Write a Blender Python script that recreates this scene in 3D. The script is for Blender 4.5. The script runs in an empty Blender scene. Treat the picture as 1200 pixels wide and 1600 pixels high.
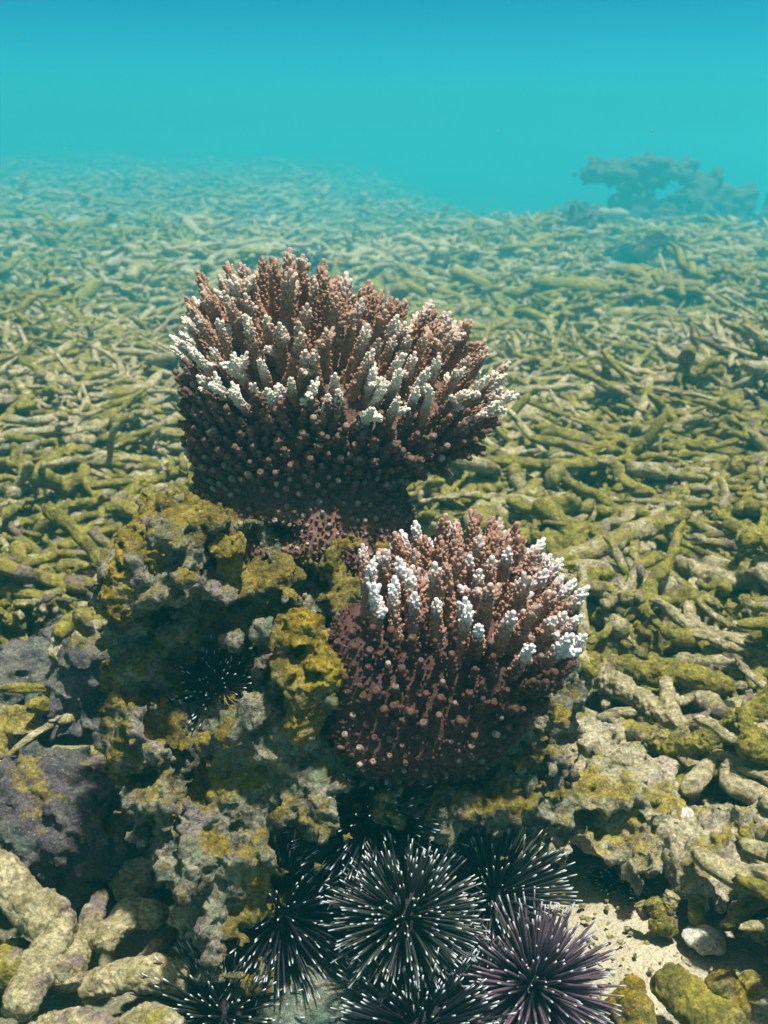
import bpy, math, random
import numpy as np
from mathutils import Vector, Matrix

R = math.radians
S = bpy.context.scene
COL = S.collection
rng = np.random.default_rng(7)
random.seed(7)

# ------------------------------------------------------------------ camera, world, sun, exposure
PITCH, CAMZ, F = R(19.0), 0.60, 1648.0
cd = bpy.data.cameras.new('camera'); cam = bpy.data.objects.new('camera', cd); COL.objects.link(cam)
cam.location = (0, 0, CAMZ); cam.rotation_euler = (math.pi/2 - PITCH, 0, 0)
cd.sensor_fit = 'VERTICAL'; cd.sensor_height = 24.0; cd.lens = 24.0*F/1600.0
cd.clip_start = 0.02; cd.clip_end = 300
cd.dof.use_dof = True; cd.dof.focus_distance = 0.80; cd.dof.aperture_fstop = 9.0
S.camera = cam

SUN_EL, SUN_AZ = 77.0, 118.0          # azimuth from +Y (ahead) towards -X when negative
W = bpy.data.worlds.new('World'); S.world = W; W.use_nodes = True
nt = W.node_tree; nt.nodes.clear()
wo = nt.nodes.new('ShaderNodeOutputWorld'); bg = nt.nodes.new('ShaderNodeBackground')
sky = nt.nodes.new('ShaderNodeTexSky'); sky.sky_type = 'NISHITA'; sky.sun_disc = False
sky.sun_elevation = R(SUN_EL); sky.sun_rotation = R(SUN_AZ)
tc = nt.nodes.new('ShaderNodeTexCoord'); sx = nt.nodes.new('ShaderNodeSeparateXYZ')
nt.links.new(tc.outputs['Generated'], sx.inputs[0])
rp = nt.nodes.new('ShaderNodeValToRGB'); el = rp.color_ramp.elements
mr = nt.nodes.new('ShaderNodeMapRange'); mr.inputs[1].default_value = -1; mr.inputs[2].default_value = 1
nt.links.new(sx.outputs['Z'], mr.inputs[0]); nt.links.new(mr.outputs[0], rp.inputs[0])
WSTOPS = [(0.0, (.01, .10, .14)), (.46, (.035, .48, .54)), (.53, (.026, .34, .43)), (.57, (.008, .19, .29)),
          (.64, (.06, .14, .17)), (.80, (.42, .33, .20)), (1.0, (1.15, .72, .36))]
for i, (p, c) in enumerate(WSTOPS):
    e = el[i] if i < 2 else el.new(p)
    e.position = p; e.color = (*c, 1)
mm = nt.nodes.new('ShaderNodeMix'); mm.data_type = 'RGBA'; mm.blend_type = 'MULTIPLY'; mm.inputs[0].default_value = 1
nt.links.new(sky.outputs[0], mm.inputs[6]); nt.links.new(rp.outputs[0], mm.inputs[7])
nt.links.new(mm.outputs[2], bg.inputs['Color']); bg.inputs['Strength'].default_value = 0.14
nt.links.new(bg.outputs[0], wo.inputs['Surface'])

sd = bpy.data.lights.new('sun', 'SUN'); sun = bpy.data.objects.new('sun', sd); COL.objects.link(sun)
sd.energy = 5.0; sd.angle = R(3.0); sd.color = (1.0, .94, .81)
sv = Vector((math.sin(R(SUN_AZ))*math.cos(R(SUN_EL)), math.cos(R(SUN_AZ))*math.cos(R(SUN_EL)), math.sin(R(SUN_EL))))
sun.rotation_euler = sv.to_track_quat('Z', 'Y').to_euler(); sun.location = (0, 0, 5)

S.view_settings.view_transform = 'Standard'; S.view_settings.look = 'None'
S.view_settings.exposure = 1.0; S.view_settings.gamma = 1.0
S.cycles.use_denoising = True
S.cycles.max_bounces = 6; S.cycles.diffuse_bounces = 3; S.cycles.volume_bounces = 1

# ------------------------------------------------------------------ pixel -> world helpers
cp, sp = math.cos(PITCH), math.sin(PITCH)
def pt(px, py, d):
    a, b = (px-600)/F, (800-py)/F
    return np.array([d*a, d*(cp + b*sp), CAMZ + d*(-sp + b*cp)])
def gp(px, py, z=0.0):
    b = (800-py)/F
    return pt(px, py, (CAMZ - z)/(sp - b*cp))
def proj(P):
    P = np.asarray(P, float); y, z = P[..., 1], P[..., 2]-CAMZ
    d = y*cp - z*sp; u = y*sp + z*cp
    return 600 + F*P[..., 0]/d, 800 - F*u/d, d

# ------------------------------------------------------------------ noise
def _h(ix, iy, iz, seed):
    n = (ix.astype(np.int64)*73856093) ^ (iy.astype(np.int64)*19349663) ^ (iz.astype(np.int64)*83492791) ^ (seed*2654435761)
    n = (n & 0xffffffff).astype(np.uint32)
    n ^= n >> np.uint32(15); n *= np.uint32(2246822519); n ^= n >> np.uint32(13); n *= np.uint32(3266489917); n ^= n >> np.uint32(16)
    return n.astype(np.float32)*np.float32(2/4294967295.0) - 1
def vn(P, s, seed=0):
    Q = P*s; I = np.floor(Q); f = Q - I; f = f*f*f*(f*(f*6-15)+10)
    ix, iy, iz = I[:, 0], I[:, 1], I[:, 2]; fx, fy, fz = f[:, 0], f[:, 1], f[:, 2]
    o = 0
    for a in (0, 1):
        wx = fx if a else 1-fx
        for b in (0, 1):
            wy = fy if b else 1-fy
            for c in (0, 1):
                o = o + wx*wy*(fz if c else 1-fz)*_h(ix+a, iy+b, iz+c, seed)
    return o
def fbm(P, s, octv=4, seed=0, gain=.5):
    o, a = 0, 1.0
    for k in range(octv):
        o = o + a*vn(P, s, seed+k*17); s *= 2.03; a *= gain
    return o
def sstep(a, b, x):
    t = np.clip((x-a)/(b-a), 0, 1); return t*t*(3-2*t)

# ------------------------------------------------------------------ mesh helpers
def mesh_np(name, V, faces, attrs=None):
    """faces: list of int arrays (n,3) or (n,4)"""
    m = bpy.data.meshes.new(name)
    fs = [np.asarray(f, np.int32) for f in faces if len(f)]
    nl = sum(f.size for f in fs); npoly = sum(len(f) for f in fs)
    m.vertices.add(len(V)); m.vertices.foreach_set('co', np.asarray(V, np.float32).ravel())
    m.loops.add(nl); m.loops.foreach_set('vertex_index', np.concatenate([f.ravel() for f in fs]))
    m.polygons.add(npoly)
    cnt = np.concatenate([np.full(len(f), f.shape[1], np.int32) for f in fs])
    st = np.concatenate([[0], np.cumsum(cnt)[:-1]]).astype(np.int32)
    m.polygons.foreach_set('loop_start', st); m.polygons.foreach_set('loop_total', cnt)
    m.polygons.foreach_set('use_smooth', np.ones(npoly, bool))
    for k, a in (attrs or {}).items():
        at = m.attributes.new(k, 'FLOAT', 'POINT'); at.data.foreach_set('value', np.asarray(a, np.float32))
    m.update(calc_edges=True)
    return m
def obj(name, m, mat=None, parent=None):
    o = bpy.data.objects.new(name, m); COL.objects.link(o)
    if mat and not m.materials: m.materials.append(mat)
    if parent: o.parent = parent
    return o
def tag(o, label=None, cat=None, group=None, kind=None):
    if label: o['label'] = label
    if cat: o['category'] = cat
    if group: o['group'] = group
    if kind: o['kind'] = kind
    return o
def empty(name, loc, label, cat, group=None):
    o = bpy.data.objects.new(name, None); COL.objects.link(o); o.location = loc; o.empty_display_size = .02
    return tag(o, label, cat, group)

class Geo:
    def __init__(s): s.V = []; s.Q = []; s.T = []; s.A = []; s.n = 0
    def add(s, V, Q=(), T=(), a=None):
        s.V.append(V); s.A.append(np.zeros(len(V)) if a is None else np.broadcast_to(a, (len(V),)))
        if len(Q): s.Q.append(np.asarray(Q)+s.n)
        if len(T): s.T.append(np.asarray(T)+s.n)
        s.n += len(V)
    def arr(s):
        V = np.concatenate(s.V); A = np.concatenate(s.A)
        Q = np.concatenate(s.Q) if s.Q else np.zeros((0, 4), int)
        T = np.concatenate(s.T) if s.T else np.zeros((0, 3), int)
        return V, Q, T, A
    def mesh(s, name, attr='tip'):
        V, Q, T, A = s.arr(); return mesh_np(name, V, [Q, T], {attr: A})

def spline(P, n):
    P = np.asarray(P, float)
    if len(P) == 2: return P[0] + (P[1]-P[0])*np.linspace(0, 1, n)[:, None]
    Q = np.vstack([2*P[0]-P[1], P, 2*P[-1]-P[-2]]); t = np.linspace(0, len(P)-1-1e-9, n)
    i = t.astype(int); f = (t-i)[:, None]
    a, b, c, d = Q[i], Q[i+1], Q[i+2], Q[i+3]
    return .5*((2*b) + (c-a)*f + (2*a-5*b+4*c-d)*f**2 + (3*b-a-3*c+d)*f**3)
def tube(path, rad, sides, close0=True, close1=True, phase=0.0):
    path = np.asarray(path, float); n = len(path); rad = np.broadcast_to(rad, (n,))
    T = np.gradient(path, axis=0); T /= np.linalg.norm(T, axis=1)[:, None]+1e-12
    up = np.array([0, 0, 1.]) if abs(T[0, 2]) < .9 else np.array([1., 0, 0])
    N = np.cross(T[0], up); N /= np.linalg.norm(N); Ns = [N]
    for i in range(1, n):
        N = N - T[i]*N.dot(T[i]); N /= np.linalg.norm(N)+1e-12; Ns.append(N)
    Ns = np.array(Ns); B = np.cross(T, Ns)
    a = np.arange(sides)*2*math.pi/sides + phase
    V = path[:, None] + rad[:, None, None]*(np.cos(a)[None, :, None]*Ns[:, None] + np.sin(a)[None, :, None]*B[:, None])
    V = V.reshape(-1, 3)
    i, j = np.meshgrid(np.arange(n-1), np.arange(sides), indexing='ij'); k = (j+1) % sides
    Q = np.stack([i*sides+j, i*sides+k, (i+1)*sides+k, (i+1)*sides+j], -1).reshape(-1, 4)
    tr = []
    jj = np.arange(sides); kk = (jj+1) % sides
    if close0:
        V = np.vstack([V, path[:1]]); c = len(V)-1; tr.append(np.stack([np.full(sides, c), kk, jj], -1))
    if close1:
        V = np.vstack([V, path[-1:]]); c = len(V)-1; b = (n-1)*sides; tr.append(np.stack([np.full(sides, c), b+jj, b+kk], -1))
    return V, Q, (np.concatenate(tr) if tr else np.zeros((0, 3), int))
def vnormals(V, Q, T=None):
    N = np.zeros_like(V)
    for f in ([Q] if T is None else [Q, T]):
        if not len(f): continue
        n = np.cross(V[f[:, 2]]-V[f[:, 0]], V[f[:, -1]]-V[f[:, 1]]) if f.shape[1] == 4 else np.cross(V[f[:, 1]]-V[f[:, 0]], V[f[:, 2]]-V[f[:, 0]])
        for c in range(f.shape[1]):
            for a in range(3): N[:, a] += np.bincount(f[:, c], n[:, a], len(V))
    return N/(np.linalg.norm(N, axis=1)[:, None]+1e-12)
def align(d, roll=0.0):
    """3x3 rotation taking +Z to d"""
    q = Vector(d).to_track_quat('Z', 'Y').to_matrix() @ Matrix.Rotation(roll, 3, 'Z')
    return np.array(q)

# ------------------------------------------------------------------ signed-distance solids -> surface nets
def smin(a, b, k):
    h = np.clip(.5+.5*(b-a)/k, 0, 1); return b*(1-h)+a*h-k*h*(1-h)
def sdf_mesh(adds, subs=(), h=.004, k=.02, ksub=.012, noise=(), pad=.02, fine=(), seed=0):
    """adds/subs: (centre, radii).  noise: (scale, amp) applied inside the field; fine: (scale, amp) along the normals"""
    C = np.array([a[0] for a in adds]); Rr = np.array([np.broadcast_to(a[1], 3) for a in adds])
    lo = (C-Rr).min(0)-pad; hi = (C+Rr).max(0)+pad
    n = np.ceil((hi-lo)/h).astype(int)+1
    ax = [lo[i]+h*np.arange(n[i]) for i in range(3)]
    D = np.full(n, 1e3, np.float32)
    def ell(c, r):
        r = np.broadcast_to(r, 3).astype(np.float32)
        q = [((ax[i]-c[i])/r[i]).astype(np.float32) for i in range(3)]
        l = np.sqrt(q[0][:, None, None]**2 + q[1][None, :, None]**2 + q[2][None, None, :]**2)
        return (l-1)*float(r.min())
    for c, r in adds: D = smin(D, ell(c, r), k)
    for c, r in subs: D = -smin(-D, ell(c, r), ksub)
    if noise:
        amp = sum(a for _, a in noise)*1.6
        idx = np.nonzero(np.abs(D) < amp+h*2)
        P = np.stack([ax[i][idx[i]] for i in range(3)], -1).astype(np.float32)
        d = D[idx]
        for q, (s, a) in enumerate(noise):
            v = fbm(P, s, 2, seed+31*q)
            d = d + a*(np.abs(v)*1.6-.5 if q == 0 else v)
        D[idx] = d
    ins = D < 0
    c8 = [(a, b, c) for a in (0, 1) for b in (0, 1) for c in (0, 1)]
    sl = lambda A, o: A[o[0]:n[0]-1+o[0], o[1]:n[1]-1+o[1], o[2]:n[2]-1+o[2]]
    cntc = sum(sl(ins, o).astype(np.int8) for o in c8)
    act = (cntc > 0) & (cntc < 8)
    ci = np.stack(np.nonzero(act), -1); m = len(ci)
    vid = np.full(act.shape, -1, np.int64); vid[tuple(ci.T)] = np.arange(m)
    acc = np.zeros((m, 3)); num = np.zeros(m)
    for o in c8:
        for a in range(3):
            if o[a]: continue
            o2 = list(o); o2[a] = 1
            i0 = ci+np.array(o); i1 = ci+np.array(o2)
            d0 = D[tuple(i0.T)]; d1 = D[tuple(i1.T)]
            x = (d0 < 0) != (d1 < 0)
            t = np.where(x, d0/(d0-d1+1e-20), 0)
            p = np.array(o, float)[None, :].repeat(m, 0); p[:, a] += t
            acc[x] += p[x]; num[x] += 1
    V = lo + h*(ci + acc/num[:, None])
    Q = []
    for a in range(3):
        b, c = (a+1) % 3, (a+2) % 3
        s0 = [slice(None)]*3; s1 = [slice(None)]*3; s0[a] = slice(0, -1); s1[a] = slice(1, None)
        A0, A1 = ins[tuple(s0)], ins[tuple(s1)]
        for flip, msk in ((False, A0 & ~A1), (True, ~A0 & A1)):
            e = np.stack(np.nonzero(msk), -1)
            e = e[(e[:, b] > 0) & (e[:, c] > 0) & (e[:, b] < n[b]-1) & (e[:, c] < n[c]-1)]
            if not len(e): continue
            q = []
            for db, dc in ((-1, -1), (0, -1), (0, 0), (-1, 0)):
                f = e.copy(); f[:, b] += db; f[:, c] += dc; q.append(vid[tuple(f.T)])
            q = np.stack(q, -1); Q.append(q[:, ::-1] if flip else q)
    Q = np.concatenate(Q)
    Q = Q[(Q >= 0).all(1)]
    N = vnormals(V, Q)
    for s, a in fine:
        V = V + N*(a*fbm(V, s, 3, seed+91))[:, None]
    if fine: N = vnormals(V, Q)
    return V, Q, N

# ------------------------------------------------------------------ materials
class Mat:
    def __init__(s, name, rough=.8, spec=.25):
        s.m = bpy.data.materials.new(name); s.m.use_nodes = True; s.t = s.m.node_tree
        s.b = s.t.nodes['Principled BSDF']; s.b.inputs['Roughness'].default_value = rough
        s.b.inputs['Specular IOR Level'].default_value = spec
        s.geo = s.t.nodes.new('ShaderNodeNewGeometry'); s.bumpn = None
    def n(s, k): return s.t.nodes.new(k)
    def l(s, a, b): s.t.links.new(a, b)
    def noise(s, scale, detail=4, rough=.55, off=0, dist=0):
        v = s.n('ShaderNodeVectorMath'); v.operation = 'ADD'; v.inputs[1].default_value = (off, off*1.7, -off); s.l(s.geo.outputs['Position'], v.inputs[0])
        t = s.n('ShaderNodeTexNoise'); t.inputs['Scale'].default_value = scale; t.inputs['Detail'].default_value = detail
        t.inputs['Roughness'].default_value = rough; t.inputs['Distortion'].default_value = dist
        s.l(v.outputs[0], t.inputs['Vector']); return t.outputs['Fac']
    def voro(s, scale):
        t = s.n('ShaderNodeTexVoronoi'); t.inputs['Scale'].default_value = scale; s.l(s.geo.outputs['Position'], t.inputs['Vector']); return t.outputs['Distance']
    def ramp(s, f, lo, hi):
        r = s.n('ShaderNodeMapRange'); r.interpolation_type = 'SMOOTHSTEP'; r.inputs[1].default_value = lo; r.inputs[2].default_value = hi
        s.l(f, r.inputs[0]); return r.outputs[0]
    def mix(s, f, a, b, mode='MIX'):
        x = s.n('ShaderNodeMix'); x.data_type = 'RGBA'; x.blend_type = mode
        for i, v in ((0, f), (6, a), (7, b)):
            if isinstance(v, (int, float)): x.inputs[i].default_value = v
            elif isinstance(v, tuple): x.inputs[i].default_value = (*v, 1)
            else: s.l(v, x.inputs[i])
        return x.outputs[2]
    def math(s, op, a, b=0.0, clamp=False):
        x = s.n('ShaderNodeMath'); x.operation = op; x.use_clamp = clamp
        for i, v in ((0, a), (1, b)):
            if isinstance(v, (int, float)): x.inputs[i].default_value = v
            else: s.l(v, x.inputs[i])
        return x.outputs[0]
    def attr(s, name):
        a = s.n('ShaderNodeAttribute'); a.attribute_name = name; return a.outputs['Fac']
    def nz(s):
        x = s.n('ShaderNodeSeparateXYZ'); s.l(s.geo.outputs['True Normal'] if False else s.geo.outputs['Normal'], x.inputs[0]); return x.outputs['Z']
    def ocolor(s):
        o = s.n('ShaderNodeObjectInfo'); x = s.n('ShaderNodeSeparateColor'); s.l(o.outputs['Color'], x.inputs[0]); return x.outputs, o.outputs['Random']
    def bump(s, f, dist, strength=1.0):
        b = s.n('ShaderNodeBump'); b.inputs['Distance'].default_value = dist; b.inputs['Strength'].default_value = strength
        s.l(f, b.inputs['Height'])
        if s.bumpn is not None: s.l(s.bumpn, b.inputs['Normal'])
        s.bumpn = b.outputs[0]
    def grain(s, c, scale=300., lo=.45, hi=1.35):
        g = s.n('ShaderNodeMapRange'); g.inputs[1].default_value = .34; g.inputs[2].default_value = .66; g.inputs[3].default_value = lo; g.inputs[4].default_value = hi
        s.l(s.noise(scale, 5, .7, 12.), g.inputs[0]); x = s.n('ShaderNodeVectorMath'); x.operation = 'SCALE'
        s.l(c, x.inputs[0]); s.l(g.outputs[0], x.inputs['Scale']); return x.outputs[0]
    def done(s, col):
        if isinstance(col, tuple): s.b.inputs['Base Color'].default_value = (*col, 1)
        else: s.l(col, s.b.inputs['Base Color'])
        if s.bumpn is not None: s.l(s.bumpn, s.b.inputs['Normal'])
        return s.m

def rock_mat(name, base, dark, crust, algae, algae_bias=0.0, teal=(.10, .17, .12), bumpk=1.0, sc=1.0):
    m = Mat(name, .85, .2)
    c = m.mix(m.ramp(m.noise(45*sc, 6, .65), .38, .62), dark, base)
    c = m.mix(m.ramp(m.noise(22*sc, 4, .6, 3.1), .52, .66), c, crust)
    c = m.mix(m.ramp(m.noise(18*sc, 4, .6, 7.7), .56, .68), c, teal)
    up = m.math('MULTIPLY', m.nz(), .10)
    a = m.math('ADD', m.noise(15*sc, 5, .6, 1.3, .6), up)
    af = m.ramp(a, .56-algae_bias, .66-algae_bias)
    al = m.mix(m.ramp(m.noise(60*sc, 5, .6, 5.5), .35, .65), algae, tuple(v*.45 for v in algae))
    c = m.mix(m.math('MULTIPLY', af, .92), c, al)
    c = m.mix(m.ramp(m.noise(420*sc, 3, .6, 2.2), .60, .72), c, (.42, .42, .36))      # sediment specks
    c = m.mix(m.math('MULTIPLY', m.ramp(m.noise(170*sc, 3, .6, 4.4), .58, .68), .6), c, (.03, .035, .03))
    c = m.grain(c)
    m.bump(m.noise(90*sc, 8, .68), .011*bumpk)
    m.bump(m.noise(380*sc, 5, .7, 9.), .0050*bumpk)
    return m.done(c)

M = {}
M['boulder'] = rock_mat('boulder_crust', (.42, .41, .30), (.10, .105, .07), (.32, .27, .27), (.34, .27, .03), .05, (.20, .31, .21))
M['golden'] = rock_mat('golden_algae', (.36, .30, .08), (.17, .13, .02), (.42, .38, .24), (.46, .34, .02), .07, (.32, .32, .15))
M['grey_rock'] = rock_mat('grey_crust', (.24, .24, .21), (.11, .11, .12), (.21, .17, .21), (.33, .28, .07), -.06, (.17, .2, .17))
M['mauve_rock'] = rock_mat('mauve_crust', (.17, .16, .16), (.08, .075, .095), (.17, .13, .18), (.36, .30, .07), -.05, (.12, .15, .14))
M['pale_rock'] = rock_mat('pale_crust', (.60, .56, .40), (.38, .35, .20), (.54, .47, .38), (.46, .38, .05), .02, (.35, .38, .28), .8)
M['olive_rock'] = rock_mat('olive_crust', (.30, .28, .13), (.15, .14, .05), (.26, .23, .2), (.34, .28, .04), .07, (.24, .26, .16))
M['teal_rock'] = rock_mat('teal_crust', (.26, .33, .28), (.12, .17, .14), (.30, .32, .26), (.24, .25, .10), -.08, (.2, .32, .26))
M['white_stone'] = rock_mat('white_stone', (.70, .68, .58), (.52, .50, .42), (.62, .56, .54), (.55, .5, .3), -.12, (.6, .64, .56), .4)

M['far_coral'] = rock_mat('far_crust', (.13, .13, .09), (.06, .07, .06), (.12, .11, .12), (.15, .14, .04), 0, (.09, .11, .09))
def stick_mat(name, individual):
    m = Mat(name, .85, .2)
    if individual:
        (ch, rnd) = m.ocolor(); t, mv = ch['Red'], ch['Green']
    else:
        t = m.attr('tone'); mv = m.attr('mauve')
    cream = m.mix(m.ramp(m.noise(70, 5, .65), .35, .65), (.66, .60, .37), (.37, .33, .17))
    olive = m.mix(m.ramp(m.noise(60, 5, .65, 2.), .35, .65), (.43, .385, .065), (.19, .18, .045))
    f = m.math('ADD', m.noise(22, 5, .6, 4.), m.math('MULTIPLY', m.math('SUBTRACT', t, .5), .55))
    f = m.math('ADD', f, m.math('MULTIPLY', m.nz(), .03))
    c = m.mix(m.ramp(f, .46, .61), cream, olive)
    c = m.mix(m.math('MULTIPLY', m.ramp(m.math('ADD', m.noise(30, 3, .6, 8.), m.math('MULTIPLY', mv, .13)), .60, .72), .85), c, (.27, .20, .21))
    c = m.mix(m.math('MULTIPLY', m.ramp(m.noise(260, 3, .6, 6.), .56, .7), .5), c, (.07, .07, .035))
    c = m.grain(c, 260.)
    m.bump(m.noise(55, 8, .72), .016)
    m.bump(m.noise(360, 5, .7, 3.), .0050)
    return m.done(c)
M['stick'] = stick_mat('dead_coral', True)
M['sticks'] = stick_mat('dead_coral_rubble', False)

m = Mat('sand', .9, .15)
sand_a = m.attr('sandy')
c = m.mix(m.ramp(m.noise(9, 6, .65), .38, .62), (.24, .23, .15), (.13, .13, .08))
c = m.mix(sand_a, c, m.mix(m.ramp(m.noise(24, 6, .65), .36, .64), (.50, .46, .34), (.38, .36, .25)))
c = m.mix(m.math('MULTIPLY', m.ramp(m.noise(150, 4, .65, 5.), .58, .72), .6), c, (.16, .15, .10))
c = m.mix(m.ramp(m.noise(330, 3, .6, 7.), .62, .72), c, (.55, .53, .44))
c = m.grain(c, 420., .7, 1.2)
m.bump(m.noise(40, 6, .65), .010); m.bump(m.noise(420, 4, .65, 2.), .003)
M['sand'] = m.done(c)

def coral_mat(name, dark, mid, white, individual, wk=.70, lo=.56, hi=1.20):
    m = Mat(name, .6, .3)
    tip = m.attr('tip')
    if individual: w = m.ocolor()[0]['Red']
    else: w = m.attr('pale')
    c = m.mix(m.ramp(m.noise(160, 3, .6), .35, .65), dark, mid)
    c = m.mix(m.math('MULTIPLY', m.ramp(m.noise(900, 2, .5, 3.), .55, .7), .45), c, tuple(v*1.7 for v in mid))
    k = m.math('ADD', tip, m.math('MULTIPLY', m.math('SUBTRACT', w, .5), wk))
    k = m.math('ADD', k, m.math('MULTIPLY', m.math('SUBTRACT', m.noise(220, 3, .6, 6.), .5), .5))
    c = m.mix(m.math('MULTIPLY', m.ramp(k, lo, hi), .95), c, white)
    m.bump(m.noise(420, 5, .65, 4.), .0022)
    m.bump(m.noise(1500, 3, .6), .0008)
    return m.done(c)
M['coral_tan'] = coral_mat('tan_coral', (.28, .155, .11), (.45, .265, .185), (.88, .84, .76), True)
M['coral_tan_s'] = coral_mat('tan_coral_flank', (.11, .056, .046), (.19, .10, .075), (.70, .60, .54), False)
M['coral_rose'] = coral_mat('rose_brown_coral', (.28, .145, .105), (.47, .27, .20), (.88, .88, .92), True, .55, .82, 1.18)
M['coral_rose_s'] = coral_mat('rose_brown_coral_flank', (.06, .026, .024), (.105, .046, .038), (.64, .50, .48), False)  # dark maroon flank, darkened further: shade under the fingers put into the colour

def spine_mat(name, base, mid, tipc):
    m = Mat(name, .42, .4)
    t = m.attr('tip')
    c = m.mix(m.ramp(t, .05, .5), base, mid)
    c = m.mix(m.ramp(t, .84, 1.0), c, tipc)
    return m.done(c)
M['spine_grey'] = spine_mat('urchin_spine', (.008, .008, .012), (.024, .030, .028), (.42, .47, .48))
M['spine_dark'] = spine_mat('dark_urchin_spine', (.005, .005, .010), (.010, .011, .017), (.44, .50, .56))
M['spine_purple'] = spine_mat('purple_urchin_spine', (.014, .012, .030), (.085, .060, .085), (.34, .34, .42))
m = Mat('urchin_test', .6, .3); m.bump(m.noise(500, 3), .002); M['test'] = m.done((.008, .007, .012))

# ------------------------------------------------------------------ the seabed
def ground_z(x, y):
    r = np.sqrt(x*x+y*y)
    P = np.stack([x, y, 0*x], -1)
    z = .035*vn(P, .9, 5)*sstep(1.0, 3, r) + .09*vn(P, .33, 9)*sstep(3, 8, r)
    z = z - .60*sstep(.8, 8.5, y) + .03*sstep(5, 15, y)*sstep(.5, 4.0, x)*(1-sstep(17, 24, y))
    z = z + sstep(12, 110, y)*(1.25*sstep(8, -14, x)) - 2.0*sstep(12.5, 34, y)*sstep(-3., 6, x)
    z = z + (.20*vn(P, .42, 61)+.10*vn(P, 1.1, 62))*sstep(11, 22, r)
    z = z + .012*vn(P, 6., 3)*sstep(.5, 1.5, r) - .01
    return z
def ghit(px, py, z=0.0):
    d = .4
    while d < 60:
        p = pt(px, py, d)
        if p[2] < z + float(ground_z(p[:1], p[1:2])[0]): break
        d *= 1.004
    return p
nr, na = 350, 640
rr = .03*(112/.03)**(np.arange(nr)/(nr-1.)); aa = np.arange(na)*2*math.pi/na
X = (rr[:, None]*np.cos(aa)).ravel(); Y = (rr[:, None]*np.sin(aa)).ravel()
P = np.stack([X, Y, 0*X], -1)
Z = ground_z(X, Y) + .006*fbm(P, 28., 3, 2)*sstep(.2, .5, np.hypot(X, Y)) + .07*np.abs(fbm(P, 3.2, 3, 8))*sstep(9, 16, np.hypot(X, Y))
i, j = np.meshgrid(np.arange(nr-1), np.arange(na), indexing='ij'); k = (j+1) % na
Q = np.stack([i*na+j, (i+1)*na+j, (i+1)*na+k, i*na+k], -1).reshape(-1, 4)
V = np.vstack([np.stack([X, Y, Z], -1), [[0, 0, Z[:na].mean()]]])
T = np.stack([np.full(na, nr*na), np.arange(na), (np.arange(na)+1) % na], -1)
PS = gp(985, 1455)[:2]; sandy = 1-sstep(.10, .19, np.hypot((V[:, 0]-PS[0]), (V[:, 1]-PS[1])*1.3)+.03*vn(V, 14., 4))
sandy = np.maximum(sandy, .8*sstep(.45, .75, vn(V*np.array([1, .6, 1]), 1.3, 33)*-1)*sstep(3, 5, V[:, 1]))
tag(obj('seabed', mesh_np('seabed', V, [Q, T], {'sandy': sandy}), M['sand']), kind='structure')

# ------------------------------------------------------------------ the reef boulder
def E(px, py, d, rx, ry=None, rz=None):
    return (pt(px, py, d), np.array([rx, rx if ry is None else ry, rx if rz is None else rz]))
adds = [E(275, 870, .80, .045, .045, .036), E(215, 925, .79, .024, .03, .024), E(450, 905, .87, .115, .08, .042),
        E(420, 1000, .86, .085, .07, .06), E(255, 1030, .84, .035, .05, .05), E(255, 1110, .82, .032, .05, .05), E(255, 1195, .81, .030, .04, .045),
        E(215, 1165, .80, .020, .03, .022), E(420, 1130, .81, .055, .06, .055), E(460, 1230, .81, .075, .06, .035),
        E(475, 1010, .765, .024, .024, .022), E(480, 1075, .765, .022, .022, .022), E(490, 1140, .77, .022, .022, .03), E(500, 1220, .77, .028, .025, .026),
        E(365, 1325, .775, .036, .05, .038), E(385, 1425, .785, .036, .05, .042), E(330, 1375, .775, .020, .04, .028), E(400, 1290, .78, .03, .04, .03),
        E(640, 1250, .96, .13, .09, .15), E(810, 1060, .89, .045, .06, .06), E(850, 1050, .88, .022, .04, .035), E(770, 1230, .87, .040, .06, .07),
        E(660, 1060, .86, .08, .06, .08), E(560, 930, .84, .035, .04, .035), E(480, 1570, .98, .22, .16, .06), E(690, 1225, .80, .06, .04, .018)]
subs = [E(335, 1065, .77, .040, .065, .040), E(300, 1250, .755, .022, .04, .014), E(575, 1390, .76, .088, .075, .055), E(390, 1230, .755, .012, .03, .01),
        E(360, 960, .775, .030, .02, .010), E(420, 935, .775, .014, .02, .012), E(430, 1460, .76, .02, .05, .035), E(235, 965, .765, .018, .02, .010),
        E(555, 905, .80, .018, .02, .006)]
rg = np.random.default_rng(3)
V, Q, N = sdf_mesh(adds, subs, h=.0028, k=.016, ksub=.008, noise=((19, .017), (44, .011), (95, .006)), fine=((190, .0028), (380, .0012)), seed=11, pad=.03)
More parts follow.
